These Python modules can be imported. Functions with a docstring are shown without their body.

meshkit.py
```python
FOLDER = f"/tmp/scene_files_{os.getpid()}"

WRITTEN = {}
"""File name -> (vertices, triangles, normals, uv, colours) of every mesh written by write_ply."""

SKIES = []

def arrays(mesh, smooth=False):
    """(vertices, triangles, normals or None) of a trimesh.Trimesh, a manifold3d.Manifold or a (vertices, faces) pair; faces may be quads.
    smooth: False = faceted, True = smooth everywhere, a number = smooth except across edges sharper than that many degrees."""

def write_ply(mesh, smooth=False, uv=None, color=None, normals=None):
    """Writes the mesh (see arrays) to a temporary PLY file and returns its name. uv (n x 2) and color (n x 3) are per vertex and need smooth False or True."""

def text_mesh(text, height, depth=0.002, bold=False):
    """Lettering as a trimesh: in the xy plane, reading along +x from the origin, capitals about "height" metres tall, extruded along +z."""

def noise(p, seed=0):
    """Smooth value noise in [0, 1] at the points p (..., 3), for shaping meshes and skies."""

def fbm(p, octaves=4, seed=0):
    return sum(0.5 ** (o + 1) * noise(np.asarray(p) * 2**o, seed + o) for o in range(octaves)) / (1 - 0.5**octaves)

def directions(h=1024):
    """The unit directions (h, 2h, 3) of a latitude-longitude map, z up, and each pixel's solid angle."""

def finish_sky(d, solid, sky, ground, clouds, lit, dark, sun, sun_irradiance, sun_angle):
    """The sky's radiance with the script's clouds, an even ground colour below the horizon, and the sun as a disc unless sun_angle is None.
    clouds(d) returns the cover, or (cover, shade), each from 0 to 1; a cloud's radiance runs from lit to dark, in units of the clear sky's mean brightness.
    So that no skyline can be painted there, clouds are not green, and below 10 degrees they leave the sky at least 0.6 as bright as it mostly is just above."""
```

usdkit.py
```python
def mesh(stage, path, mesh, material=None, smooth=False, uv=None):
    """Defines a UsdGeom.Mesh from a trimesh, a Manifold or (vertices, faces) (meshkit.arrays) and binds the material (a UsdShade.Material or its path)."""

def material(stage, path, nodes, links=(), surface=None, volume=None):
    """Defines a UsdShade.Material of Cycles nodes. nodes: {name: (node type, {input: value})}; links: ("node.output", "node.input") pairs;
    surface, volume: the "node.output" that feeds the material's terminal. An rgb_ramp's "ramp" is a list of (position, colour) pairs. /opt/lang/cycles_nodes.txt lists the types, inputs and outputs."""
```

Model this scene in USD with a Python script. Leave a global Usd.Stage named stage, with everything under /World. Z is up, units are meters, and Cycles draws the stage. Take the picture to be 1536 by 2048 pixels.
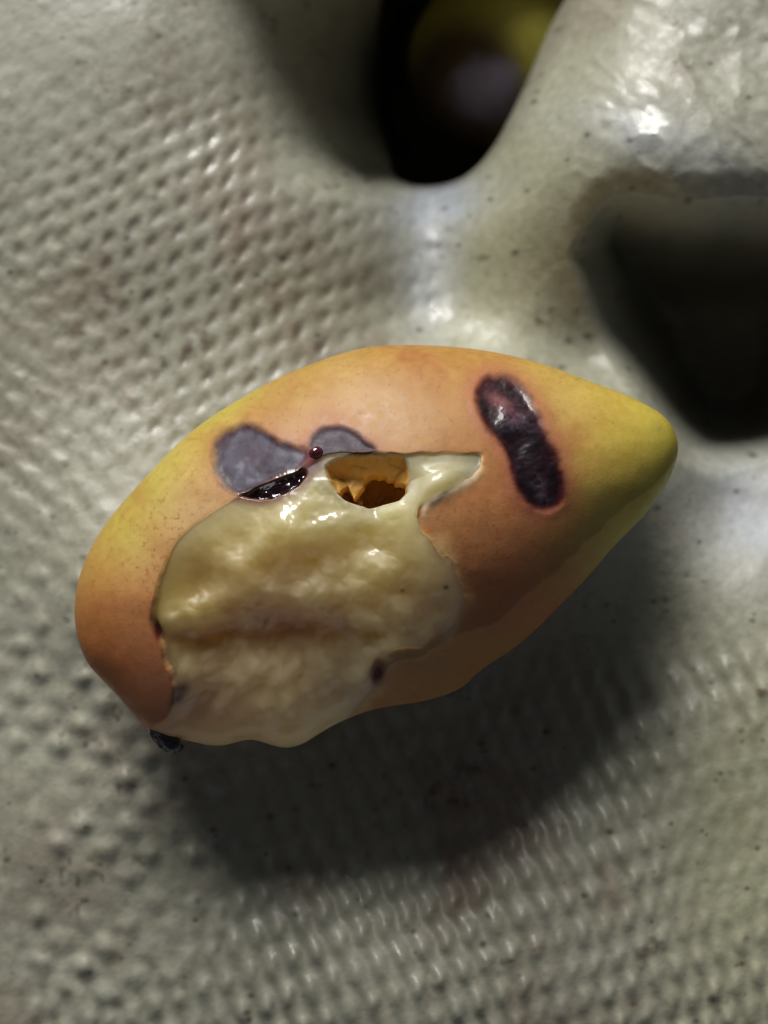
import math
import numpy as np
from pxr import Usd, UsdGeom, UsdLux, UsdShade, Gf, Sdf, Vt
from scipy.interpolate import RBFInterpolator, LinearNDInterpolator, RectBivariateSpline, CubicSpline, RegularGridInterpolator
from scipy.ndimage import distance_transform_edt
from scipy.spatial import cKDTree
import scipy.sparse as sp
import scipy.sparse.linalg as spl
import usdkit, meshkit, trimesh

rng = np.random.default_rng(7)
stage = Usd.Stage.CreateInMemory()
UsdGeom.SetStageUpAxis(stage, 'Z')
UsdGeom.SetStageMetersPerUnit(stage, 1.0)
UsdGeom.Xform.Define(stage, '/World')
UsdGeom.Scope.Define(stage, '/World/Looks')

# ---------------------------------------------------------------- camera, sky, sun, exposure
D = 140.0            # mm from the lens to the middle plane of the fruit
LIFT = 50.0          # mm from the scene's zero to that plane
S = 40.0 / 1536      # mm per photograph pixel on that plane
FOCUS_Z = 4.5
cam = UsdGeom.Camera.Define(stage, '/World/camera')
cam.AddTranslateOp().Set(Gf.Vec3d(0, 0, (D + LIFT) / 1000))
cam.CreateFocalLengthAttr(70.0)
cam.CreateHorizontalApertureAttr(20.0)
cam.CreateVerticalApertureAttr(20.0 * 4 / 3)
cam.CreateFStopAttr(70.0 / 2.6)
cam.CreateFocusDistanceAttr((D - FOCUS_Z) / 1000)
cam.CreateClippingRangeAttr(Gf.Vec2f(0.005, 100.0))
cam.CreateExposureAttr(0.0)

SUN_EL = math.radians(26)
_az = np.array([-0.27, 1.0]); _az /= np.linalg.norm(_az)
SUN = np.array([_az[0] * math.cos(SUN_EL), _az[1] * math.cos(SUN_EL), math.sin(SUN_EL)])
sky_m = usdkit.material(stage, '/World/Looks/sky_look', {
    's': ('sky_texture', {'sky_type': 'single_scattering', 'sun_disc': False, 'sun_elevation': SUN_EL,
                          'sun_rotation': math.atan2(SUN[0], SUN[1]), 'air_density': 0.3, 'aerosol_density': 0.4}),
    'h': ('hsv', {'saturation': 0.3}),
    'b': ('background_shader', {'strength': 0.05})}, [('s.color', 'h.color'), ('h.color', 'b.color')], surface='b.background')
dome = UsdLux.DomeLight.Define(stage, '/World/sky')
dome.CreateIntensityAttr(1.0)
UsdShade.MaterialBindingAPI.Apply(dome.GetPrim()).Bind(sky_m)
sun = UsdLux.DistantLight.Define(stage, '/World/sun')
sun.CreateIntensityAttr(1.25)
sun.CreateNormalizeAttr(True) if hasattr(sun, 'CreateNormalizeAttr') else None
sun.CreateAngleAttr(30.0)
sun.CreateColorAttr(Gf.Vec3f(1.0, 0.975, 0.945))
rot = Gf.Rotation(Gf.Vec3d(0, 0, 1), Gf.Vec3d(*map(float, SUN)))
sun.AddOrientOp().Set(Gf.Quatf(rot.GetQuat()))


# ---------------------------------------------------------------- helpers
def at(X, Y, z):
    """Where something that the photograph shows at pixel X, Y stands (mm), if it is z mm above the fruit's middle plane."""
    k = S * (D - z) / D
    return (np.asarray(X) - 768.0) * k, (1024.0 - np.asarray(Y)) * k


def smooth(a, b, x):
    t = np.clip((x - a) / (b - a), 0, 1)
    return t * t * (3 - 2 * t)


def lin(c):
    c = np.asarray(c, float) / 255
    return np.where(c < 0.04045, c / 12.92, ((c + 0.055) / 1.055) ** 2.4)


def spline(pts, n=8, closed=True):
    p = np.array(pts, float)
    if closed:
        p = np.vstack([p, p[:1]])
    t = np.concatenate([[0], np.cumsum(np.linalg.norm(np.diff(p, axis=0), axis=1) ** 0.5)])
    cs = CubicSpline(t, p, bc_type='periodic' if closed else 'natural')
    u = np.concatenate([np.linspace(t[i], t[i + 1], n, endpoint=False) for i in range(len(t) - 1)])
    return cs(u)


def sdf(poly, x, y):
    """Signed distance to a closed polygon, positive inside."""
    p = np.asarray(poly, float)
    q = np.roll(p, -1, 0)
    d2 = np.full(x.shape, 1e18)
    inside = np.zeros(x.shape, bool)
    for (ax, ay), (bx, by) in zip(p, q):
        ex, ey = bx - ax, by - ay
        wx, wy = x - ax, y - ay
        t = np.clip((wx * ex + wy * ey) / max(ex * ex + ey * ey, 1e-12), 0, 1)
        d2 = np.minimum(d2, (wx - t * ex) ** 2 + (wy - t * ey) ** 2)
        c = (ay > y) != (by > y)
        if ey != 0:
            inside ^= c & (x < ax + (y - ay) / ey * ex)
    d = np.sqrt(d2)
    return np.where(inside, d, -d)


def near(poly, x, y, pad):
    """sdf worked out only within pad of the polygon's box; -pad beyond."""
    p = np.asarray(poly)
    m = (x > p[:, 0].min() - pad) & (x < p[:, 0].max() + pad) & (y > p[:, 1].min() - pad) & (y < p[:, 1].max() + pad)
    out = np.full(x.shape, -float(pad))
    out[m] = sdf(poly, x[m], y[m])
    return out


def fb(x, y, size, octaves=3, seed=0):
    return meshkit.fbm(np.stack([x / size, y / size, np.full_like(x, 0.37 + seed * 1.7)], -1), octaves, seed) - 0.5


def bump(x, y, cx, cy, sx, sy, ang=0.0):
    c, s = math.cos(ang), math.sin(ang)
    u, v = (x - cx) * c + (y - cy) * s, -(x - cx) * s + (y - cy) * c
    return np.exp(-0.5 * ((u / sx) ** 2 + (v / sy) ** 2))


def mixc(a, b, t):
    return a + (b - a) * t[..., None]


def normals(v, f):
    n = np.zeros_like(v)
    fn = np.cross(v[f[:, 1]] - v[f[:, 0]], v[f[:, 2]] - v[f[:, 0]])
    for k in range(3):
        for c in range(3):
            n[:, c] += np.bincount(f[:, k], fn[:, c], len(v))
    return n / np.maximum(np.linalg.norm(n, axis=1, keepdims=True), 1e-30)


def put(path, v_mm, f, mat, nrm=None, color=None, floats=None):
    """One Mesh prim from the faces f (unused vertices dropped), vertices in mm about the fruit's middle plane."""
    used = np.unique(f)
    new = np.full(len(v_mm), -1)
    new[used] = np.arange(len(used))
    f = new[f]
    if nrm is None:
        nrm = normals(v_mm, new[f] if False else np.searchsorted(used, used[f])) if False else None
    v = (v_mm[used] + [0, 0, LIFT]) / 1000
    m = UsdGeom.Mesh.Define(stage, path)
    m.CreatePointsAttr(Vt.Vec3fArray.FromNumpy(v.astype(np.float32)))
    m.CreateFaceVertexCountsAttr(Vt.IntArray.FromNumpy(np.full(len(f), 3, np.int32)))
    m.CreateFaceVertexIndicesAttr(Vt.IntArray.FromNumpy(f.astype(np.int32).ravel()))
    m.CreateSubdivisionSchemeAttr('none')
    n = nrm[used] if nrm is not None else normals(v, f)
    m.CreateNormalsAttr(Vt.Vec3fArray.FromNumpy(n.astype(np.float32)))
    m.SetNormalsInterpolation('vertex')
    api = UsdGeom.PrimvarsAPI(m)
    if color is not None:
        api.CreatePrimvar('albedo', Sdf.ValueTypeNames.Color3fArray, 'vertex').Set(Vt.Vec3fArray.FromNumpy(color[used].astype(np.float32)))
    for k, a in (floats or {}).items():
        api.CreatePrimvar(k, Sdf.ValueTypeNames.FloatArray, 'vertex').Set(Vt.FloatArray.FromNumpy(a[used].astype(np.float32)))
    UsdShade.MaterialBindingAPI.Apply(m.GetPrim()).Bind(mat)
    return m.GetPrim()


def tag(prim, **kw):
    for k, v in kw.items():
        prim.SetCustomDataByKey(k, v)
    return prim


def thing(name, loc_mm=(0, 0, 0), **kw):
    x = UsdGeom.Xform.Define(stage, '/World/' + name)
    return tag(x.GetPrim(), **kw)


# ---------------------------------------------------------------- materials
def painted(name, sss=0.0, scale=0.0006, radius=(1.0, 0.6, 0.3), grain=9000.0, grain_h=0.00002, grain_s=0.35, rough_var=0.12, spec=0.5, mottle=0.12):
    n = {'a': ('attribute', {'attribute': 'albedo'}), 'r': ('attribute', {'attribute': 'rough'}), 'w': ('attribute', {'attribute': 'wet'}),
         'g': ('geometry', {}),
         'n1': ('noise_texture', {'scale': grain, 'detail': 3.0}), 'n2': ('noise_texture', {'scale': grain * 0.3, 'detail': 4.0}),
         'mr': ('map_range', {'from_min': 0.3, 'from_max': 0.7, 'to_min': 1 - mottle, 'to_max': 1 + mottle}),
         'mul': ('mix', {'mix_type': 'multiply', 'fac': 1.0}),
         'rr': ('map_range', {'from_min': 0.3, 'from_max': 0.7, 'to_min': -rough_var, 'to_max': rough_var}),
         'ra': ('math', {'math_type': 'add', 'use_clamp': True}),
         'b': ('bump', {'strength': grain_s, 'distance': grain_h}),
         'p': ('principled_bsdf', {'subsurface_weight': sss, 'subsurface_scale': scale, 'subsurface_radius': radius, 'coat_roughness': 0.08, 'specular_ior_level': spec,
                                   'subsurface_method': 'random_walk'})}
    l = [('g.position', 'n1.vector'), ('g.position', 'n2.vector'), ('n2.fac', 'mr.value'), ('a.color', 'mul.color1'), ('mr.result', 'mul.color2'),
         ('mul.color', 'p.base_color'), ('n2.fac', 'rr.value'), ('r.fac', 'ra.value1'), ('rr.result', 'ra.value2'), ('ra.value', 'p.roughness'),
         ('n1.fac', 'b.height'), ('b.normal', 'p.normal'), ('w.fac', 'p.coat_weight')]
    return usdkit.material(stage, '/World/Looks/' + name, n, l, surface='p.BSDF')


M_skin = painted('fruit_skin', spec=0.24, grain=6000.0, grain_h=0.00003, grain_s=0.3, mottle=0.07)
M_flesh = painted('fruit_flesh', sss=0.85, scale=0.0011, radius=(1.0, 0.72, 0.35), grain=4500.0, grain_h=0.00003, grain_s=0.3, mottle=0.05)
M_cavity = painted('fruit_cavity', grain=5000.0, mottle=0.08)
M_glove = painted('glove_rubber', grain=6500.0, grain_h=0.00004, grain_s=0.5, mottle=0.1, spec=0.5)

# ---------------------------------------------------------------- the fruit: outline and body
OUT = [(1356, 895), (1345, 855), (1315, 823), (1240, 785), (1180, 763), (1120, 740), (1050, 718), (980, 703), (900, 693), (830, 690), (760, 692), (700, 702), (640, 722),
       (580, 745), (520, 775), (460, 810), (400, 850), (350, 893), (300, 945), (250, 1000), (210, 1050), (180, 1100), (160, 1150), (150, 1200), (150, 1245), (158, 1285),
       (175, 1325), (205, 1360), (238, 1395), (268, 1430), (300, 1463), (330, 1478), (360, 1478), (400, 1487), (450, 1490), (500, 1479), (540, 1489), (575, 1495), (610, 1485), (650, 1460),
       (700, 1435), (760, 1416), (830, 1405), (890, 1390), (930, 1370), (955, 1346), (1000, 1315), (1060, 1270), (1110, 1220), (1160, 1170), (1200, 1125), (1235, 1085), (1280, 1040),
       (1320, 990), (1346, 940)]
outline = spline(OUT, 8)
C = np.array([735.0, 1080.0])
g = 4.0
gx, gy = np.arange(120, 1390, g), np.arange(660, 1530, g)
GX, GY = np.meshgrid(gx, gy)
od = sdf(outline[::2], GX, GY)
ins = od > 0
idx = np.full(ins.shape, -1)
idx[ins] = np.arange(ins.sum())
N = ins.sum()
rows, cols, diag = [], [], np.full(N, 4.0)
me = idx[ins]
for dy, dx in ((0, 1), (0, -1), (1, 0), (-1, 0)):
    nb = np.roll(np.roll(idx, -dy, 0), -dx, 1)[ins]
    ok = nb >= 0
    rows.append(me[ok]); cols.append(nb[ok])
L = sp.csr_matrix((np.concatenate([-np.ones(len(r)) for r in rows]), (np.concatenate(rows), np.concatenate(cols))), (N, N)) + sp.diags(diag)
phi = np.zeros(ins.shape)
phi[ins] = spl.spsolve(L.tocsc(), np.full(N, 2.0 * g * g))
q = np.where(od > 2 * g, phi / np.maximum(od, 1e-6), np.nan)
near_i = distance_transform_edt(np.isnan(q), return_distances=False, return_indices=True)
q = q[near_i[0], near_i[1]]
from scipy.ndimage import gaussian_filter
q = gaussian_filter(q, 1.2)
q_of = RegularGridInterpolator((gy, gx), q, bounds_error=False, fill_value=None)
phi_of = RectBivariateSpline(gy, gx, phi)


def swell(X, Y, dist):
    """Half the fruit's thickness, in pixels squared."""
    t = smooth(14, 34, dist)
    return np.maximum((1 - t) * dist * q_of(np.stack([Y, X], -1)) + t * phi_of.ev(Y, X), 0)

rel = outline - C
th_o = np.arctan2(rel[:, 1], rel[:, 0])
o = np.argsort(th_o)
NT, NS = 1280, 340
th = np.linspace(-np.pi, np.pi, NT, endpoint=False)
R = np.interp(th, th_o[o], np.linalg.norm(rel, axis=1)[o], period=2 * np.pi)
ss = np.sin(np.linspace(0, np.pi / 2, NS + 1)[1:]) ** 0.9


def disc(slist):
    X = np.concatenate([[C[0]], (C[0] + np.outer(slist, R * np.cos(th))).ravel()])
    Y = np.concatenate([[C[1]], (C[1] + np.outer(slist, R * np.sin(th))).ravel()])
    n = len(slist)
    a = np.arange(NT); b = (a + 1) % NT
    f = [np.stack([np.zeros(NT, int), 1 + b, 1 + a], 1)]
    i0 = 1 + (np.arange(n - 1)[:, None] * NT)
    p00, p01, p10, p11 = i0 + a, i0 + b, i0 + NT + a, i0 + NT + b
    f.append(np.stack([p00, p01, p11], -1).reshape(-1, 3)); f.append(np.stack([p00, p11, p10], -1).reshape(-1, 3))
    return X, Y, np.vstack(f)


X, Y, F = disc(ss)
dist = np.maximum(near(outline[::2], X, Y, 1e5), 0)
dist[-NT:] = 0
prof = np.sqrt(swell(X, Y, dist)) * S          # mm
HALF = 0.92
Z = HALF * prof
x, y = at(X, Y, Z)
V0 = np.stack([x, y, Z], -1)
if np.cross(V0[F[5000, 1]] - V0[F[5000, 0]], V0[F[5000, 2]] - V0[F[5000, 0]])[2] < 0:
    F = F[:, ::-1]
N0 = normals(V0, F)
rim = np.arange(len(V0) - NT, len(V0))
N0[rim, 2] = 0; N0[rim] /= np.linalg.norm(N0[rim], axis=1, keepdims=True)

# ---------------------------------------------------------------- the fruit: bite, hole, bruises
FLESH = [(966, 908), (930, 904), (880, 903), (820, 905), (750, 906), (690, 908), (648, 912), (620, 922), (592, 940), (540, 960), (476, 988), (440, 1010), (400, 1040), (362, 1076),
         (336, 1110), (319, 1145), (308, 1190), (303, 1238), (312, 1268), (322, 1300), (336, 1345), (346, 1390), (341, 1425), (322, 1446), (292, 1470), (310, 1545), (600, 1570),
         (690, 1470), (722, 1410), (742, 1375), (765, 1328), (810, 1302), (860, 1290), (895, 1255), (925, 1215), (925, 1175), (890, 1120), (858, 1075), (842, 1035), (850, 1008), (885, 985), (940, 955), (962, 930)]
FLESH = spline(FLESH, 6)
wx = fb(X, Y, 22, 3, 3) * 14; wy = fb(X, Y, 22, 3, 4) * 14
sf = near(FLESH, X, Y, 200)
crisp = 1 - smooth(830, 900, X) * smooth(1010, 1080, Y) * (1 - 0.0 * X)
crisp *= 1 - 0.6 * smooth(830, 865, X) * smooth(922, 945, Y)
crisp = np.minimum(crisp, 1 - smooth(1280, 1330, Y) * smooth(600, 680, X))
sfw = sf + fb(X, Y, 90, 2, 8) * 14 + fb(X, Y, 30, 3, 5) * (9 + 34 * (1 - crisp)) * 1.0

HOLE1 = [(655, 922), (690, 911), (730, 909), (770, 909), (803, 913), (816, 928), (818, 955), (814, 982), (794, 997), (765, 1004), (738, 1012), (712, 1006), (688, 999), (671, 984), (659, 962), (651, 940)]
HOLE2 = [(736, 934), (748, 930), (757, 934), (768, 933), (776, 942), (788, 944), (793, 953), (806, 957), (816, 964), (814, 984), (800, 999), (770, 1005), (738, 1012), (705, 1004), (683, 994), (672, 984), (680, 968), (689, 957),
         (695, 970), (705, 987), (714, 972), (724, 958), (727, 944)]
h1 = near(spline(HOLE1, 4), X + wx * 0.9, Y + wy * 0.9, 60)
h2 = near(HOLE2, X + wx * 0.25, Y + wy * 0.25, 60)

B1 = spline([(430, 920), (432, 888), (455, 863), (490, 852), (522, 858), (548, 875), (578, 888), (618, 903), (602, 932), (545, 957), (478, 987), (447, 966), (433, 945)], 5)
B2 = spline([(624, 902), (622, 882), (640, 858), (675, 851), (710, 862), (735, 883), (750, 899), (700, 907), (645, 911)], 5)
B3 = spline([(953, 802), (957, 775), (974, 756), (1000, 752), (1030, 764), (1056, 790), (1076, 830), (1096, 870), (1115, 910), (1128, 950), (1131, 985), (1118, 1012), (1090, 1023), (1060, 1013),
             (1036, 985), (1026, 950), (1014, 910), (997, 880), (973, 850), (959, 826)], 5)
GAP = spline([(474, 990), (530, 962), (592, 936), (612, 940), (596, 968), (560, 990), (520, 997), (490, 994)], 5)
in_h1 = smooth(0, 12, h1)
b1 = near(B1, X + wx * .5, Y + wy * .5, 60); b2 = near(B2, X + wx * .5, Y + wy * .5, 60); b3 = near(B3, X + wx * .4, Y + wy * .4, 60); gp = near(GAP, X + wx * .5, Y + wy * .5, 60)

HOLLOW = spline([(330, 1275), (372, 1262), (405, 1245), (430, 1228), (470, 1240), (500, 1228), (545, 1216), (600, 1226), (660, 1232), (715, 1262), (752, 1290), (748, 1335), (715, 1372), (650, 1392), (560, 1398), (480, 1400), (410, 1400), (360, 1390), (340, 1335)], 5)
vx = fb(X, Y, 60, 2, 6) * 44; vy = fb(X, Y, 60, 2, 7) * 44
hw = near(HOLLOW, X + vx, Y + vy, 90)

inward = np.zeros_like(X)
hs = 34 * (1 - crisp)
inf = smooth(-2 - hs, 7 + hs, sfw)                                          # 1 where the skin is bitten away
soft_in = smooth(-10, 110, sf)
top_cut = crisp
inward += inf * (0.07 * top_cut + 0.09 * smooth(560, 640, X) * top_cut) + soft_in * 0.5 * (0.4 + 0.6 * crisp)
# lobes and hollows of the bitten flesh
lump = fb(X, Y, 95, 2, 11) * 1.5 + np.abs(fb(X, Y, 60, 2, 12)) * 0.7 + fb(X, Y, 34, 2, 16) * 0.24 + fb(X, Y, 20, 2, 13) * 0.16
inward -= inf * soft_in * lump * (0.55 + 0.45 * crisp)
inward += inf * (1.15 * smooth(-34, 62, hw) * (1 - 0.95 * smooth(1270, 1400, Y)))
inward += inf * (0.8 * bump(X, Y, 600, 1300, 75, 36, -0.1) + 0.9 * bump(X, Y, 450, 1310, 100, 55) + 0.5 * bump(X, Y, 370, 1165, 38, 60, 0.5) + 0.35 * bump(X, Y, 430, 1165, 60, 22, -0.4))
inward -= inf * (0.55 * bump(X, Y, 690, 1040, 90, 28, -0.1) + 0.35 * bump(X, Y, 540, 1090, 120, 40, -0.25) + 0.45 * bump(X, Y, 820, 1120, 60, 70) + 0.5 * bump(X, Y, 880, 960, 34, 22, -0.5))
inward -= inf * (0.25 * bump(X, Y, 520, 1450, 90, 30) + 0.25 * bump(X, Y, 640, 1410, 60, 30, -0.4))
inward += inf * smooth(0, 60, sf) * 1.0 * smooth(1150, 1440, Y)
inward -= inf * smooth(0, 40, sf) * (fb(X, Y, 80, 3, 14) * 2.6 + np.abs(fb(X, Y, 48, 2, 15)) * 1.0) * smooth(1180, 1260, Y)
inward -= 0.06 * np.exp(-((sf + 4) / 12) ** 2) * smooth(835, 850, X) * (1 - smooth(955, 975, X)) * smooth(925, 950, Y) * (1 - smooth(1020, 1045, Y))  # raised pale rim
# hole
inward += in_h1 * (fb(X, Y, 26, 2, 17) * 0.5) + 0.75 * smooth(-3, 9, h1) + 0.5 * smooth(0, 30, h1) + 1.7 * smooth(-2, 8, h2) + 1.2 * smooth(0, 26, h2)
# bruises: a little sunken, with a wrinkled skin
ripple = fb(X, Y, 26, 3, 21)
inward += 0.16 * smooth(-8, 14, b3) - 0.015 * np.exp(-((b3 + 8) / 9) ** 2) - smooth(0, 14, b3) * (ripple * 0.20 + 0.10 * bump(X, Y, 1030, 830, 28, 20, 0.7) - 0.16 * bump(X, Y, 1040, 900, 22, 26))
inward += 0.10 * smooth(-6, 14, b1) * (1 - inf) - smooth(0, 14, b1) * (1 - inf) * fb(X, Y, 26, 2, 22) * 0.09
inward += 0.08 * smooth(-6, 12, b2) * (1 - inf)
inward += 0.42 * smooth(-4, 8, gp) * inf - smooth(0, 8, gp) * fb(X, Y, 14, 2, 24) * 0.35 * inf
slit = bump(X, Y, 309, 1262, 4, 20, -0.25) + bump(X, Y, 756, 1350, 9, 17, 0.35)
inward += 0.15 * np.minimum(slit, 1)
# skin: faint unevenness
inward -= (1 - inf) * (fb(X, Y, 120, 2, 31) * 0.22 + fb(X, Y, 30, 2, 32) * 0.035)
cap = 0.6 * prof * smooth(0, 90, dist) + 0.004
inward = np.where((inward > 0) & (h1 < -6), cap * (1 - np.exp(-np.maximum(inward, 0) / cap)), np.where(inward > 0, inward, inward * smooth(0, 30, dist)))
V1 = V0 - N0 * inward[:, None]
# the hole widens under its rim
e = 1.0
hx = (near(HOLE2, X + e + wx * 0.25, Y + wy * 0.25, 60) - h2); hy = (near(HOLE2, X + wx * 0.25, Y + e + wy * 0.25, 60) - h2)
und = 0.55 * smooth(1, 8, h2) * (1 - smooth(12, 34, h2))
V1[:, 0] -= np.clip(hx, -1, 1) * und; V1[:, 1] += np.clip(hy, -1, 1) * und
V1[rim] = V0[rim]

SKIN_C = [(170, 1200, 196, 134, 78), (200, 1080, 205, 172, 96), (300, 1000, 208, 180, 100), (265, 1060, 204, 186, 90), (400, 905, 210, 172, 104), (520, 800, 204, 176, 92), (350, 920, 206, 178, 92), (620, 750, 200, 156, 92),
          (760, 715, 192, 142, 78), (690, 790, 210, 168, 124), (800, 800, 210, 168, 128), (860, 870, 204, 154, 112), (950, 725, 202, 152, 86), (1080, 765, 208, 168, 96), (1125, 835, 210, 172, 108), (900, 790, 206, 158, 100),  # pinkish points on the upper flank hold its sheen as colour
          (1200, 830, 212, 180, 92), (1300, 870, 216, 196, 90), (1335, 920, 206, 190, 84), (1250, 950, 206, 180, 84), (1150, 950, 204, 156, 84), (1210, 1050, 190, 170, 92), (1050, 1070, 198, 128, 90), (960, 985, 204, 136, 92),
          (915, 1060, 202, 142, 94), (980, 1140, 196, 124, 84), (1100, 1150, 182, 124, 76), (1000, 1250, 170, 116, 68), (850, 1350, 176, 128, 80), (240, 1320, 196, 114, 72), (300, 1410, 198, 130, 98), (300, 1180, 212, 160, 112),
          (220, 1220, 204, 138, 84), (360, 1030, 214, 176, 132), (430, 1000, 212, 172, 130), (330, 1370, 200, 128, 96), (560, 765, 196, 184, 80), (430, 842, 200, 184, 80), (305, 950, 200, 188, 86), (560, 830, 212, 166, 118), (650, 840, 214, 166, 130), (1320, 990, 186, 172, 84), (1130, 1240, 166, 126, 72)]
FLESH_C = [(700, 1000, 228, 210, 160), (650, 1120, 228, 205, 150), (500, 1100, 222, 196, 142), (345, 1150, 220, 182, 108), (430, 1180, 214, 182, 120), (480, 1260, 198, 166, 122), (430, 1330, 200, 170, 128), (600, 1290, 202, 164, 122),
           (680, 1200, 222, 194, 138), (830, 1130, 222, 198, 138), (900, 950, 228, 206, 156), (850, 965, 228, 210, 164), (520, 1420, 214, 188, 144), (650, 1400, 214, 192, 150), (400, 1450, 202, 164, 126), (560, 1485, 216, 188, 138),
           (780, 1080, 226, 202, 144), (340, 1300, 214, 178, 120), (320, 1230, 220, 184, 104), (880, 1200, 206, 176, 122)]


def field(C_, X, Y):
    c = np.array(C_, float)
    r = RBFInterpolator(c[:, :2], lin(c[:, 2:]), kernel='linear', smoothing=8.0)
    lowx, lowy = np.arange(100, 1420, 12), np.arange(640, 1540, 12)
    A, B = np.meshgrid(lowx, lowy)
    val = gaussian_filter(r(np.stack([A.ravel(), B.ravel()], -1)).reshape(A.shape + (3,)), (2, 2, 0))
    return np.clip(RegularGridInterpolator((lowy, lowx), val, bounds_error=False, fill_value=None)(np.stack([Y, X], -1)), 0.005, 0.95)


n_big = fb(X, Y, 70, 4, 41)
skin_c = field(SKIN_C, X + wx * 2, Y + wy * 2) * np.array([0.64, 0.645, 0.53]) * (1 + 0.32 * n_big[:, None] * np.array([0.5, 1.0, 1.3]))
flesh_c = field(FLESH_C, X + wx * 3, Y + wy * 3) * np.array([0.78, 0.735, 0.625]) * (1 + 0.14 * fb(X, Y, 50, 3, 42)[:, None] * np.array([0.4, 0.8, 1.4]))
# pores, flecks and scratches of the skin
pts = np.stack([rng.uniform(140, 1360, 2600), rng.uniform(690, 1480, 2600)], -1)
dens = 0.35 + 0.65 * (bump(pts[:, 0], pts[:, 1], 930, 1120, 110, 120) + bump(pts[:, 0], pts[:, 1], 330, 1080, 50, 90, 0.6) + 0.5 * bump(pts[:, 0], pts[:, 1], 800, 830, 200, 60))
pts = pts[rng.random(len(pts)) < dens]
ang = rng.uniform(0, np.pi, len(pts)); ln = rng.uniform(1.2, 3.2, len(pts)) * (1 + 1.5 * (rng.random(len(pts)) < 0.06)); wd = rng.uniform(0.9, 1.8, len(pts)); st = rng.uniform(0.06, 0.32, len(pts))
fleck = np.zeros_like(X)
tree = cKDTree(np.stack([X, Y], -1))
for (px, py), a, l_, w_, s_ in zip(pts, ang, ln, wd, st):
    i = tree.query_ball_point((px, py), 3 * l_)
    if i:
        fleck[i] = np.maximum(fleck[i], s_ * bump(X[i], Y[i], px, py, l_, w_, a))
russet = smooth(-0.05, 0.22, fb(X, Y, 110, 5, 43)) * (0.7 + 0.8 * bump(X, Y, 940, 1120, 110, 130) + 0.8 * bump(X, Y, 250, 1320, 110, 110) + 0.5 * bump(X, Y, 1060, 1230, 130, 70) + 0.5 * bump(X, Y, 780, 712, 180, 22))
russet *= 1 - 0.8 * smooth(1150, 1260, X)
skin_c = mixc(skin_c, lin([150, 92, 54]), np.clip(0.6 * russet, 0, 0.75))
grainy = smooth(0.08, 0.3, fb(X, Y, 7, 3, 44)) * (0.25 + bump(X, Y, 930, 1120, 100, 110) + bump(X, Y, 330, 1090, 50, 110, 0.5))
skin_c = mixc(skin_c, lin([140, 74, 40]), np.clip(0.5 * grainy, 0, 0.6))
skin_c = mixc(skin_c, lin([110, 52, 26]), np.clip(fleck, 0, 1))
flush = 0.55 * smooth(-46, 0, b3) + 0.25 * smooth(-40, 0, b1) + 0.3 * smooth(-30, 0, b2)
skin_c = mixc(skin_c, lin([150, 78, 70]), np.clip(flush, 0, 0.6))
in_flesh_c = smooth(-1.5, 2.5, sfw) * crisp + smooth(-32, 34, sfw) * (1 - crisp)
col = mixc(skin_c, flesh_c, in_flesh_c)
pale = np.exp(-((sf + 3) / 8.0) ** 2) * smooth(838, 850, X) * (1 - smooth(950, 975, X)) * smooth(925, 950, Y) * (1 - smooth(1015, 1045, Y))
col = mixc(col, lin([228, 206, 170]), 0.8 * np.clip(pale * (1 + fb(X, Y, 10, 2, 59) * 1.5), 0, 1))
edge_line = np.exp(-((sfw - 1.0) / 3.0) ** 2) * crisp
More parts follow.
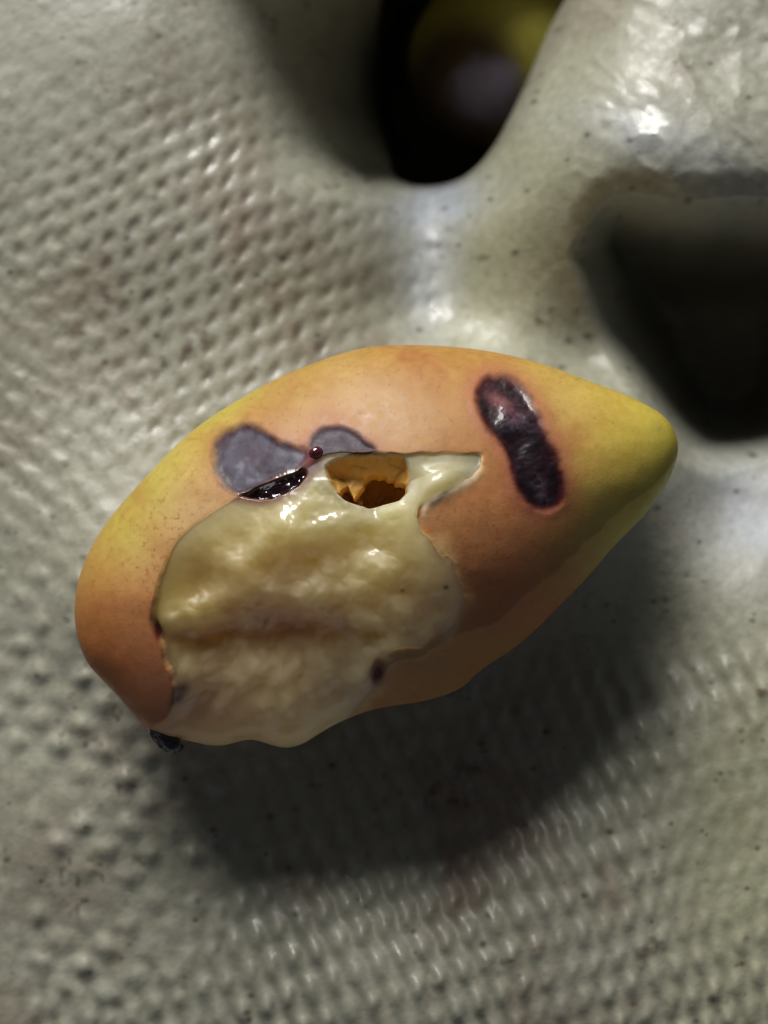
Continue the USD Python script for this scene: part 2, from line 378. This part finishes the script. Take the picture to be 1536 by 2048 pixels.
col = mixc(col, lin([176, 112, 76]), 0.2 * edge_line)
purple, black = lin([50, 22, 32]), lin([26, 16, 22])
# pale grey, dry bruise by the bite
c1 = mixc(np.broadcast_to(lin([76, 73, 84]), col.shape), lin([114, 109, 120]), smooth(0.0, 0.25, fb(X, Y, 30, 4, 51)))
c1 = mixc(c1, lin([70, 50, 62]), 0.6 * bump(X, Y, 505, 905, 24, 16, 0.4))
c1 = mixc(c1, lin([58, 44, 56]), 0.75 * smooth(-0.05, 0.2, fb(X + 0.6 * Y, 0.35 * (Y - 0.6 * X), 24, 3, 55)))
c1 = mixc(c1, purple, 1 - smooth(0, 18, b1 + fb(X, Y, 16, 2, 56) * 14))
skin_side = 1 - smooth(-1, 3, sfw)
col = mixc(col, c1, smooth(-13, 8, b1 + fb(X, Y, 18, 3, 57) * 14) * skin_side)
c2 = mixc(np.broadcast_to(lin([62, 50, 60]), col.shape), purple, 1 - smooth(2, 16, b2))
col = mixc(col, c2, smooth(-10, 5, b2) * skin_side)
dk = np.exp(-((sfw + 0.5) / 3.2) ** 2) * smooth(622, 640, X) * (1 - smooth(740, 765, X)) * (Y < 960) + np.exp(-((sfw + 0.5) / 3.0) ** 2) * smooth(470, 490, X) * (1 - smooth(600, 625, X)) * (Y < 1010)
# wet black juice under the skin's edge
col = mixc(col, lin([120, 52, 60]), 0.75 * smooth(-26, 0, gp + 10 * fb(X, Y, 20, 2, 52)) * in_flesh_c)
col = mixc(col, lin([30, 10, 16]), smooth(-6, 6, gp) * in_flesh_c)
jx = bump(X, Y, 628, 925, 16, 12)
col = mixc(col, lin([104, 34, 50]), np.clip(0.9 * jx, 0, 1))
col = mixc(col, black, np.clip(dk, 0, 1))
c3 = mixc(np.broadcast_to(lin([30, 15, 19]), col.shape), lin([24, 18, 23]), smooth(-0.1, 0.2, ripple))
c3 = mixc(c3, lin([88, 70, 80]), 0.85 * np.clip(bump(X, Y, 1030, 832, 26, 17, 0.75) + 0.7 * bump(X, Y, 1085, 985, 9, 26, -0.3), 0, 1) * smooth(-0.2, 0.15, fb(X, Y, 14, 3, 53)))
c3 = mixc(c3, lin([122, 72, 70]), 0.7 * bump(X, Y, 1000, 800, 24, 10, 0.7))
c3 = mixc(c3, lin([66, 25, 26]), 0.9 * (1 - smooth(0, 16, b3)))
col = mixc(col, c3, smooth(-13, 7, b3 + fb(X, Y, 18, 3, 58) * 12))
col = mixc(col, lin([70, 10, 12]), np.clip(slit * 1.2, 0, 1))
for px, py, r_, cc in ((855, 1060, 8, (150, 88, 36)), (891, 1173, 4, (36, 18, 8)), (808, 1187, 3, (120, 90, 30)), (1318, 858, 7, (150, 140, 60)), (1350, 985, 10, (80, 66, 30)), (360, 1385, 12, (70, 40, 34)), (352, 1405, 10, (50, 26, 26))):
    col = mixc(col, lin(cc), 0.85 * bump(X, Y, px, py, r_, r_ * 0.8))
amber = mixc(np.broadcast_to(lin([206, 160, 80]), col.shape), lin([186, 132, 62]), smooth(0, 12, h2))
in_hole = smooth(-2, 4, h1)
col = mixc(col, amber, in_hole)
col = np.clip(col, 0.003, 0.95)
wet = np.clip(in_flesh_c * (0.05 + 0.35 * smooth(0.0, 0.2, fb(X, Y, 60, 2, 54)) + 0.5 * bump(X, Y, 700, 1050, 130, 50)) * (1 - 0.5 * in_hole), 0, 1) + 0.35 * smooth(0, 8, b3)
wet = np.clip(wet + smooth(-4, 4, gp), 0, 1)
rough = 0.50 + 0.0 * X
rough = rough * (1 - in_flesh_c) + 0.50 * in_flesh_c
rough = rough * (1 - smooth(0, 8, b3)) + 0.34 * smooth(0, 8, b3)
rough = rough * (1 - 0.6 * smooth(-4, 4, gp) * in_flesh_c)

# flesh: the whole closed body, a hair below the skin where that still covers it
under = 1 - smooth(-8, 4.6, sfw)
V_fl = V1 - N0 * ((0.012 + 0.06 * crisp) * under * (smooth(0, 20, dist) * 0.9 + 0.1))[:, None]
Xb, Yb, Fb = disc(ss[4::6] if (NS - 5) % 6 == 0 else np.append(ss[4:-1:6], ss[-1]))
db = np.maximum(near(outline[::2], Xb, Yb, 1e5), 0); db[-NT:] = 0
Zb = -0.86 * np.sqrt(swell(Xb, Yb, db)) * S
xb, yb = at(Xb, Yb, 0 * Zb)
Vb = np.stack([xb, yb, Zb], -1)
if np.cross(Vb[Fb[5000, 1]] - Vb[Fb[5000, 0]], Vb[Fb[5000, 2]] - Vb[Fb[5000, 0]])[2] > 0:
    Fb = Fb[:, ::-1]
Nb = normals(Vb, Fb); Nb[-NT:] = N0[rim]
sfb = near(FLESH, Xb, Yb, 200)
colb = mixc(field(SKIN_C, Xb, Yb), field(FLESH_C, Xb, Yb), smooth(-10, 10, sfb))
off = len(V1)
Va = np.vstack([V1, Vb]); Fa_b = Fb + off
Na = np.vstack([normals(V1, F), Nb]); Na[rim] = Na[off + len(Vb) - NT:] = N0[rim]
cola = np.vstack([col, colb])
fl = {'rough': np.concatenate([rough, np.full(len(Vb), 0.45)]), 'wet': np.concatenate([wet, smooth(-10, 10, sfb) * 0.6])}
mv = {k: v[F].mean(1) for k, v in dict(sf=sfw - 3.0, h1=h1, b1=b1, b2=b2, b3=b3, gp=gp).items()}
hole_f = mv['h1'] > 0
skin_f = (mv['sf'] < 0) & ~hole_f
b1_f = skin_f & (mv['b1'] > -2); b2_f = skin_f & (mv['b2'] > -2) & ~b1_f; b3_f = skin_f & (mv['b3'] > -2)
gap_f = ~skin_f & ~hole_f & (mv['gp'] > -3)
flesh_f = ~hole_f & ~gap_f
bot_skin = sfb[Fb].mean(1) < 0

fruit = thing('fruit', label='yellow-orange fruit with dark bruises and a peeled bitten side lying on the glove', category='fruit')
P = '/World/fruit/'
put(P + 'skin', Va, np.vstack([F[skin_f & ~b1_f & ~b2_f & ~b3_f], Fa_b[bot_skin]]), M_skin, Na, cola, fl)
for nm, fm, lab in (('bruise', b3_f, 'long blackish purple wrinkled bruise'), ('bruise_001', b1_f, 'dry grey bruise with purple rim above the bite'), ('bruise_002', b2_f, 'small grey purple bruise above the hole')):
    tag(put(P + nm, Va, F[fm], M_skin, Na, cola, fl), label=lab)
put(P + 'cavity', Va, F[hole_f], M_cavity, Na, cola, fl)
tag(put(P + 'juice', Va, F[gap_f], M_cavity, Na, cola, fl), label='wet black juice under the edge of the skin')
Vf = np.vstack([V_fl, Vb * [0.985, 0.985, 0.985]])
Vf[off + len(Vb) - NT:] = V_fl[rim]
Fw = np.vstack([F[flesh_f], Fa_b])
put(P + 'flesh', Vf, Fw, M_flesh, None, cola, fl)

# stem stub and the dark drop at the skin's edge
def blob(path, X_, Y_, z_, r, seed, mat, c, stretch=(1, 1, 1), ang=0.0, rgh=0.25, wt=0.8, lab=None, amp=0.25, sub=4):
    m = trimesh.creation.icosphere(subdivisions=sub)
    v = np.array(m.vertices)
    v *= (1 + amp * 2 * (meshkit.fbm(v * 1.3 + seed * 9.1, 3, seed) - 0.5))[:, None]
    v *= np.array(stretch) * r
    ca, sa = math.cos(ang), math.sin(ang)
    v = np.stack([v[:, 0] * ca - v[:, 1] * sa, v[:, 0] * sa + v[:, 1] * ca, v[:, 2]], -1)
    px, py = at(X_, Y_, z_)
    v += [px, py, z_]
    cc = np.broadcast_to(lin(c), v.shape) * (1 + 0.5 * (meshkit.fbm(v * 3, 3, seed) - 0.5))[:, None]
    p = put(path, v, np.array(m.faces), mat, None, cc, {'rough': np.full(len(v), rgh), 'wet': np.full(len(v), wt)})
    return tag(p, label=lab) if lab else p


blob(P + 'stem', 331, 1475, 0.5, 0.95, 3, M_cavity, (20, 14, 14), (1.15, 0.66, 0.75), math.radians(-44), lab='black broken stem stub')
i_near = lambda px, py: V1[tree.query((px, py))[1]]
blob(P + 'juice_drop', 632, 905, i_near(632, 905)[2], 0.36, 5, M_cavity, (70, 16, 26), (1, 0.85, 0.7), 0.2, rgh=0.12, wt=1.0, amp=0.12)

# ---------------------------------------------------------------- the glove
CTRL = [(-350, -350, -12), (0, 0, -11), (300, 0, -10.5), (560, 60, -13), (640, 200, -13.5), (400, 250, -9.5), (400, 400, -8.6), (620, 420, -9.6), (740, 520, -11.4), (830, 620, -13.0), (845, 480, -14.2), (860, 400, -14.6), (770, 330, -13.5),
        (700, 150, -17), (0, 600, -9.2), (250, 700, -8.4), (0, 1100, -7.6), (120, 1350, -6.2), (230, 1480, -5.6), (100, 1700, -6.2), (0, 2048, -7.2), (60, 1850, -6.8), (300, 1600, -5.4), (450, 1800, -5.6), (700, 1250, -5.2), (1000, 1100, -4.8), (420, 1230, -4.4), (560, 1060, -5.0), (800, 1000, -5.2), (1050, 930, -4.6), (1230, 930, -3.8), (300, 1200, -3.6), (900, 1240, -4.6), (620, 830, -7.2), (900, 790, -7.6), (400, 960, -6.0), (440, 1510, -5.4), (600, 1530, -6.0), (800, 1450, -6.2), (990, 1360, -6.2), (1110, 1260, -6.0), (1210, 1160, -5.6), (560, 1680, -5.8), (600, 1800, -4.6), (850, 1680, -5.6), (1080, 1560, -5.8), (900, 1800, -4.2),
        (700, 1900, -3.4), (800, 2048, -2.8), (1100, 1700, -4.0), (1260, 1450, -5.6), (1250, 1800, -3.6), (1450, 1700, -4.8), (1536, 2048, -4.2), (1330, 1300, -7.4), (1500, 1350, -6.2), (1330, 1080, -6.6), (1450, 1000, -9.8), (1510, 1150, -7.6),
        (1180, 720, -11.5), (1080, 620, -10.8), (980, 640, -11.4), (960, 500, -12.2), (1060, 430, -9.8), (1150, 300, -8.0), (1050, 250, -10.4), (1130, 100, -11.2), (1250, 50, -9.6), (1230, 250, -7.0), (1350, 300, -5.8), (1480, 330, -6.2), (1450, 120, -8.0), (1536, 0, -9.0),
        (1600, 420, -7.0), (1300, -300, -12), (1900, -300, -13), (1900, 900, -9), (1900, 2400, -8), (-350, 2400, -10), (-350, 900, -10), (700, 2400, -7.5), (700, -300, -20)]
cz = np.array([c[2] for c in CTRL], float)
cxx, cyy = at([c[0] for c in CTRL], [c[1] for c in CTRL], cz)
base_of = RBFInterpolator(np.stack([cxx, cyy], -1), cz, kernel='thin_plate_spline', smoothing=0.35)


def axis(lo, hi, a, b, fine, coarse):
    return np.concatenate([np.linspace(lo, a, int((a - lo) / coarse), endpoint=False), np.arange(a, b, fine), np.linspace(b, hi, int((hi - b) / coarse))])


ax_ = axis(-34, 34, -23.5, 23.5, 0.085, 0.5)
ay_ = axis(-42, 46, -31, 32, 0.085, 0.5)
AX, AY = np.meshgrid(ax_, ay_)
gxv, gyv = AX.ravel(), AY.ravel()
lx, ly = np.linspace(-34, 34, 140), np.linspace(-42, 46, 180)
LX, LY = np.meshgrid(lx, ly)
low = base_of(np.stack([LX.ravel(), LY.ravel()], -1)).reshape(LX.shape)
gz = RectBivariateSpline(ly, lx, low)(ay_, ax_).ravel()


def wpoly(pts, z, n=6):
    p = spline(pts, n)
    a, b = at(p[:, 0], p[:, 1], z)
    return np.stack([a, b], -1)


gz = gz + 17.0 * bump(*(lambda a, b: (gxv, gyv, a, b))(*at(690, -270, -8)), 4.6, 3.0, 0.15)      # unseen bulge above the frame, added to shade the gap's left side
# relief of the coated knit: three fields of stitches that the coating blurs into each other
PX = 768 + gxv / (S * (D + 8.5) / D); PY = 1024 - gyv / (S * (D + 8.5) / D)       # about where each spot lies in the photograph's frame


def knit(a, b, seed):
    """Stitch numbers across and along, from the steps a and b (pixels) to the next stitch."""
    wu = PX + fb(PX, PY, 300.0, 2, seed) * 40; wv = PY + fb(PX, PY, 300.0, 2, seed + 1) * 40
    wu = wu + fb(PX, PY, 60.0, 2, seed + 2) * 12; wv = wv + fb(PX, PY, 60.0, 2, seed + 3) * 12
    m = np.linalg.inv(np.array([a, b], float).T)
    return (m[0, 0] * wu + m[0, 1] * wv), (m[1, 0] * wu + m[1, 1] * wv)


def wave(t):
    return 0.5 + 0.5 * np.cos(2 * np.pi * t)


def per_stitch(u, v, seed):
    return meshkit.noise(np.stack([u * 1.0, v * 1.0, np.full_like(u, seed)], -1), seed)


u, v = knit((46, -22), (-5, 55), 60)
pitA = (wave(u) * wave(v)) ** 1.2 * (0.6 + 0.6 * per_stitch(u, v, 61))
kA = 0.5 - 1.6 * pitA + 0.7 * wave(u + .5) * wave(v + .5) * per_stitch(u, v, 62)
u, v = knit((-14, 52), (54, 36), 64)
kB = (1.5 * wave(u) * (0.35 + 0.65 * wave(v + 0.3 * wave(u))) - 0.4) * (0.4 + 1.0 * per_stitch(u, v, 65))
u, v = knit((45, -16), (28, 58), 68)
kD = (1.5 * wave(u + 0.06 * np.sin(2 * np.pi * v)) * (0.45 + 0.55 * wave(v)) - 0.45) * (0.65 + 0.6 * per_stitch(u, v, 69))
u, v = knit((44, 50), (-44, 46), 73)
kC = 1.9 * (wave(u) * wave(v)) * (0.3 + 1.1 * per_stitch(u, v, 74)) - 0.5
mC = bump(PX, PY, 190, 1560, 170, 250) * 3.0
mA = bump(PX, PY, 430, 520, 330, 260) * 1.5
mB = bump(PX, PY, 40, 760, 160, 330) * 0.9
mD = smooth(1350, 1650, PY + 0.15 * PX) * (1 - 0.8 * np.minimum(mC, 1))
tot = np.maximum(mA + mB + mC + mD, 1.0)
amp = (0.40 * mA * kA + 0.55 * mB * kB + 0.62 * mC * kC + 1.35 * mD * kD) / tot
clog = 0.7 + 0.3 * smooth(-0.18, 0.12, fb(gxv, gyv, 5.0, 3, 70))                 # where rubber has filled the stitches
plain = 1 - smooth(880, 980, PX) * (1 - smooth(1150, 1400, PY)) * 0.9                 # the smooth fold on the right
plain *= 1 - 0.85 * smooth(110, 20, PX - 0.05 * (PY - 1500)) * smooth(1450, 1600, PY) if False else 1 - 0.85 * (1 - smooth(20, 110, PX)) * smooth(1450, 1600, PY)
plain *= 1 - 0.75 * bump(PX, PY, 200, 0, 260, 130) - 0.0
plain *= 1 - 0.7 * smooth(1200, 1400, PX) * smooth(1250, 1500, PY) * (1 - smooth(1750, 2000, PY))
relief = 0.22 * amp * clog * np.clip(plain, 0.05, 1)
gz = gz + relief + fb(gxv, gyv, 3.6, 3, 74) * 0.26 + fb(gxv, gyv, 0.5, 3, 75) * 0.05
foldm = smooth(1080, 1220, PX) * (1 - smooth(380, 470, PY))
gz = gz + foldm * 0.6 * (fb(gxv, gyv, 2.2, 3, 77) * 0.55 - np.abs(fb(gxv + gyv, 0.5 * (gyv - gxv), 2.6, 3, 78)) * 0.8)

# the pocket under the fold at the upper right
POCKET = wpoly([(1212, 440), (1242, 405), (1300, 408), (1400, 420), (1490, 410), (1600, 420), (1760, 480), (1760, 800), (1640, 900), (1530, 908), (1440, 880), (1370, 800), (1320, 700), (1275, 620), (1237, 520)], -6, 5)
pk = near(POCKET, gxv, gyv, 12)
gz -= 0.8 * smooth(-2.2, 0.4, pk)
gz -= 16.0 * smooth(-0.7 - 1.6 * smooth(420, 520, PY), 3.0 + 1.4 * smooth(420, 520, PY), pk) * smooth(-30, 60, 900 - PY + 0.35 * (1536 - PX)) + 3.0 * smooth(0, 4, pk)

# the deep gap between the left pad and the fold
PIT = wpoly([(788, 312), (828, 342), (880, 345), (935, 332), (985, 292), (1020, 240), (1055, 170), (1090, 90), (1130, 0), (1180, -120), (1120, -240), (950, -260), (800, -200), (745, -50), (745, 120), (768, 240)], -13, 6)
pt = near(PIT, gxv, gyv, 14)
depth = 27.0 * smooth(-1.0, 4.2, pt) + 2.6 * smooth(-4.0, 1.2, pt) + 11.0 * smooth(-9.5, 1.5, pt) ** 1.5 * (1 - smooth(720, 850, PX)) * (1 - smooth(240, 400, PY))
gy_, gx_ = np.gradient(pt.reshape(AX.shape), ay_, ax_)
gl = np.maximum(np.hypot(gx_, gy_), 1e-6)
out_x, out_y = -(gx_ / gl).ravel(), -(gy_ / gl).ravel()
push = 2.4 * smooth(0.1, 2.2, pt) * (1 - smooth(3.0, 4.5, pt))
gz_p = gz - depth
ky_, kx_ = np.gradient(pk.reshape(AX.shape), ay_, ax_)
kl = np.maximum(np.hypot(kx_, ky_), 1e-6)
kpush = 0.8 * smooth(-0.2, 2.2, pk) * (1 - smooth(3.2, 5.5, pk)) * np.clip(-(ky_ / kl).ravel(), 0, 1)
GXw = gxv + out_x * push; GYw = gyv + out_y * push + kpush

# pressed down under the fruit
vb_i = np.arange(0, len(Vb), 7)
bot = LinearNDInterpolator(Vb[vb_i, :2], Vb[vb_i, 2], fill_value=99.0)(gxv, gyv)
gz_p = np.minimum(gz_p, bot - 0.05)
# the outer border rolls away downwards
edge = np.minimum(np.minimum(gxv + 34, 34 - gxv), np.minimum(gyv + 42, 46 - gyv))
gz_p -= 26 * (1 - smooth(0, 9, edge)) ** 1.5
nx, ny = len(ax_), len(ay_)
Vg = np.stack([GXw, GYw, gz_p], -1)
ii = np.arange(nx * ny).reshape(ny, nx)
a, b, c, d = ii[:-1, :-1].ravel(), ii[:-1, 1:].ravel(), ii[1:, 1:].ravel(), ii[1:, :-1].ravel()
Fg = np.vstack([np.stack([a, b, c], 1), np.stack([a, c, d], 1)])
ring = np.concatenate([ii[0, :-1], ii[:-1, -1], ii[-1, :0:-1], ii[:0:-1, 0]])
base_i = len(Vg) + np.arange(len(ring))
low_z = -46.0
Vg = np.vstack([Vg, np.column_stack([Vg[ring, :2], np.full(len(ring), low_z)]), [[0, 2, low_z]]])
r2 = np.roll(ring, -1); b2_ = np.roll(base_i, -1)
Fg = np.vstack([Fg, np.stack([ring, base_i, b2_], 1), np.stack([ring, b2_, r2], 1), np.stack([base_i, np.full(len(ring), len(Vg) - 1), b2_], 1)])
Ng = normals(Vg, Fg)
n_g = fb(gxv, gyv, 6.0, 4, 81)
gc = np.broadcast_to(lin([139, 138, 122]), (len(gxv), 3)) * (1 + 0.22 * n_g[:, None])
stain = smooth(0.02, 0.22, fb(gxv, gyv, 4.0, 4, 82)) * (0.35 + 0.65 * bump(PX, PY, 650, 600, 260, 200) + 0.5 * bump(PX, PY, 1000, 1700, 320, 240))
gc = mixc(gc, lin([112, 92, 76]), np.clip(0.75 * stain, 0, 1))
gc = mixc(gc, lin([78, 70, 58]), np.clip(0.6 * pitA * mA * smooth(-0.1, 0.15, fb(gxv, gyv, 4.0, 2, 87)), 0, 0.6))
olive = bump(PX, PY, 1030, 480, 120, 260, 0.3) + bump(PX, PY, 1480, 1650, 120, 300)
gc = mixc(gc, lin([148, 148, 116]), np.clip(0.6 * olive, 0, 1))
sky_sheen = bump(PX, PY, 860, 470, 42, 150, 0.1) + 0.9 * bump(PX, PY, 880, 385, 80, 35, -0.25) + bump(PX, PY, 1500, 1030, 80, 90) + 0.6 * bump(PX, PY, 1300, 290, 130, 40, 0.35)  # bluish sky sheen painted into the rubber's colour at crease, lip and ridge
gc = mixc(gc, lin([160, 166, 174]), np.clip(0.7 * sky_sheen * (1 + 1.5 * fb(gxv, gyv, 1.5, 3, 89)), 0, 0.8))
dirt = smooth(0.1, 0.28, fb(gxv, gyv, 0.9, 3, 83)) * smooth(0.0, 0.2, fb(gxv, gyv, 5.0, 2, 84))
gc = mixc(gc, lin([70, 52, 38]), np.clip(0.7 * dirt, 0, 1))
# specks of soil
sp_n = 420
sx_, sy_ = rng.uniform(-22, 22, sp_n), rng.uniform(-29, 30, sp_n)
gt = cKDTree(np.stack([gxv, gyv], -1))
for px, py, r_, k_ in zip(sx_, sy_, rng.uniform(0.05, 0.16, sp_n), rng.uniform(0.3, 0.9, sp_n)):
    i = gt.query_ball_point((px, py), 3 * r_)
    gc[i] = mixc(gc[i], lin([46, 28, 20]), k_ * bump(gxv[i], gyv[i], px, py, r_, r_ * 0.8))
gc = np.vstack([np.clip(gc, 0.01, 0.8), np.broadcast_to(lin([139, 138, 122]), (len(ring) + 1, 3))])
g_rough = np.concatenate([0.46 + 0.35 * fb(gxv, gyv, 2.4, 3, 85), np.full(len(ring) + 1, 0.5)])
g_wet = np.concatenate([np.clip(0.02 + 0.5 * fb(gxv, gyv, 3.0, 2, 86) + 0.45 * smooth(-0.05, 0.2, fb(gxv, gyv, 1.2, 3, 88)) * (bump(PX, PY, 1290, 290, 150, 70, 0.35) + bump(PX, PY, 850, 480, 40, 180, 0.1) + bump(PX, PY, 1480, 1020, 70, 80)), 0, 0.6), np.zeros(len(ring) + 1)])
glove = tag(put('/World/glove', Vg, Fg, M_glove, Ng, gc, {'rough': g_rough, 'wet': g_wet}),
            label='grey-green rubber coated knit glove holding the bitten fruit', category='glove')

# ---------------------------------------------------------------- the fruit deep in the gap
f2 = thing('fruit_001', label='blurred yellow-green fruit with a purple patch deep in the dark gap', category='fruit')
m2 = trimesh.creation.icosphere(subdivisions=6)
v2 = np.array(m2.vertices)
t = v2[:, 0]
v2n = v2.copy()
v2n[:, 1:] *= (0.62 - 0.16 * t)[:, None]
v2n *= 9.0
a = math.radians(30)
v2n = np.stack([v2n[:, 0] * math.cos(a) - v2n[:, 1] * math.sin(a), v2n[:, 0] * math.sin(a) + v2n[:, 1] * math.cos(a), v2n[:, 2]], -1)
px, py = at(1095, 50, -25)
v2n += [px, py, -28.2]
c2_ = np.broadcast_to(lin([206, 196, 86]), v2n.shape) * (1 + 0.2 * (meshkit.fbm(v2n * 0.4, 3, 91) - 0.5))[:, None]
qx, qy = at(970, 180, -24)
c2_ = mixc(c2_, lin([84, 66, 44]), smooth(0.25, 0.8, np.exp(-(((v2n[:, 0] - qx + 1.5) / 3.5) ** 2 + ((v2n[:, 1] - qy) / 4) ** 2) / 2)))
blot = np.exp(-(((v2n[:, 0] - qx) / 1.8) ** 2 + ((v2n[:, 1] - qy) / 1.5) ** 2) / 2)
c2_ = mixc(c2_, lin([146, 136, 158]), smooth(0.25, 0.85, blot + 0.3 * (meshkit.fbm(v2n * 0.9, 3, 92) - 0.5)))
patch_f = smooth(0.4, 0.7, blot)[np.array(m2.faces)].mean(1) > 0.5
patch_f &= v2n[np.array(m2.faces)].mean(1)[:, 2] > -28.2
n2 = normals(v2n, np.array(m2.faces))
fl2 = {'rough': np.full(len(v2n), 0.4), 'wet': np.full(len(v2n), 0.1)}
put('/World/fruit_001/skin', v2n, np.array(m2.faces)[~patch_f], M_skin, n2, c2_, fl2)
put('/World/fruit_001/bruise', v2n, np.array(m2.faces)[patch_f], M_skin, n2, c2_, fl2)
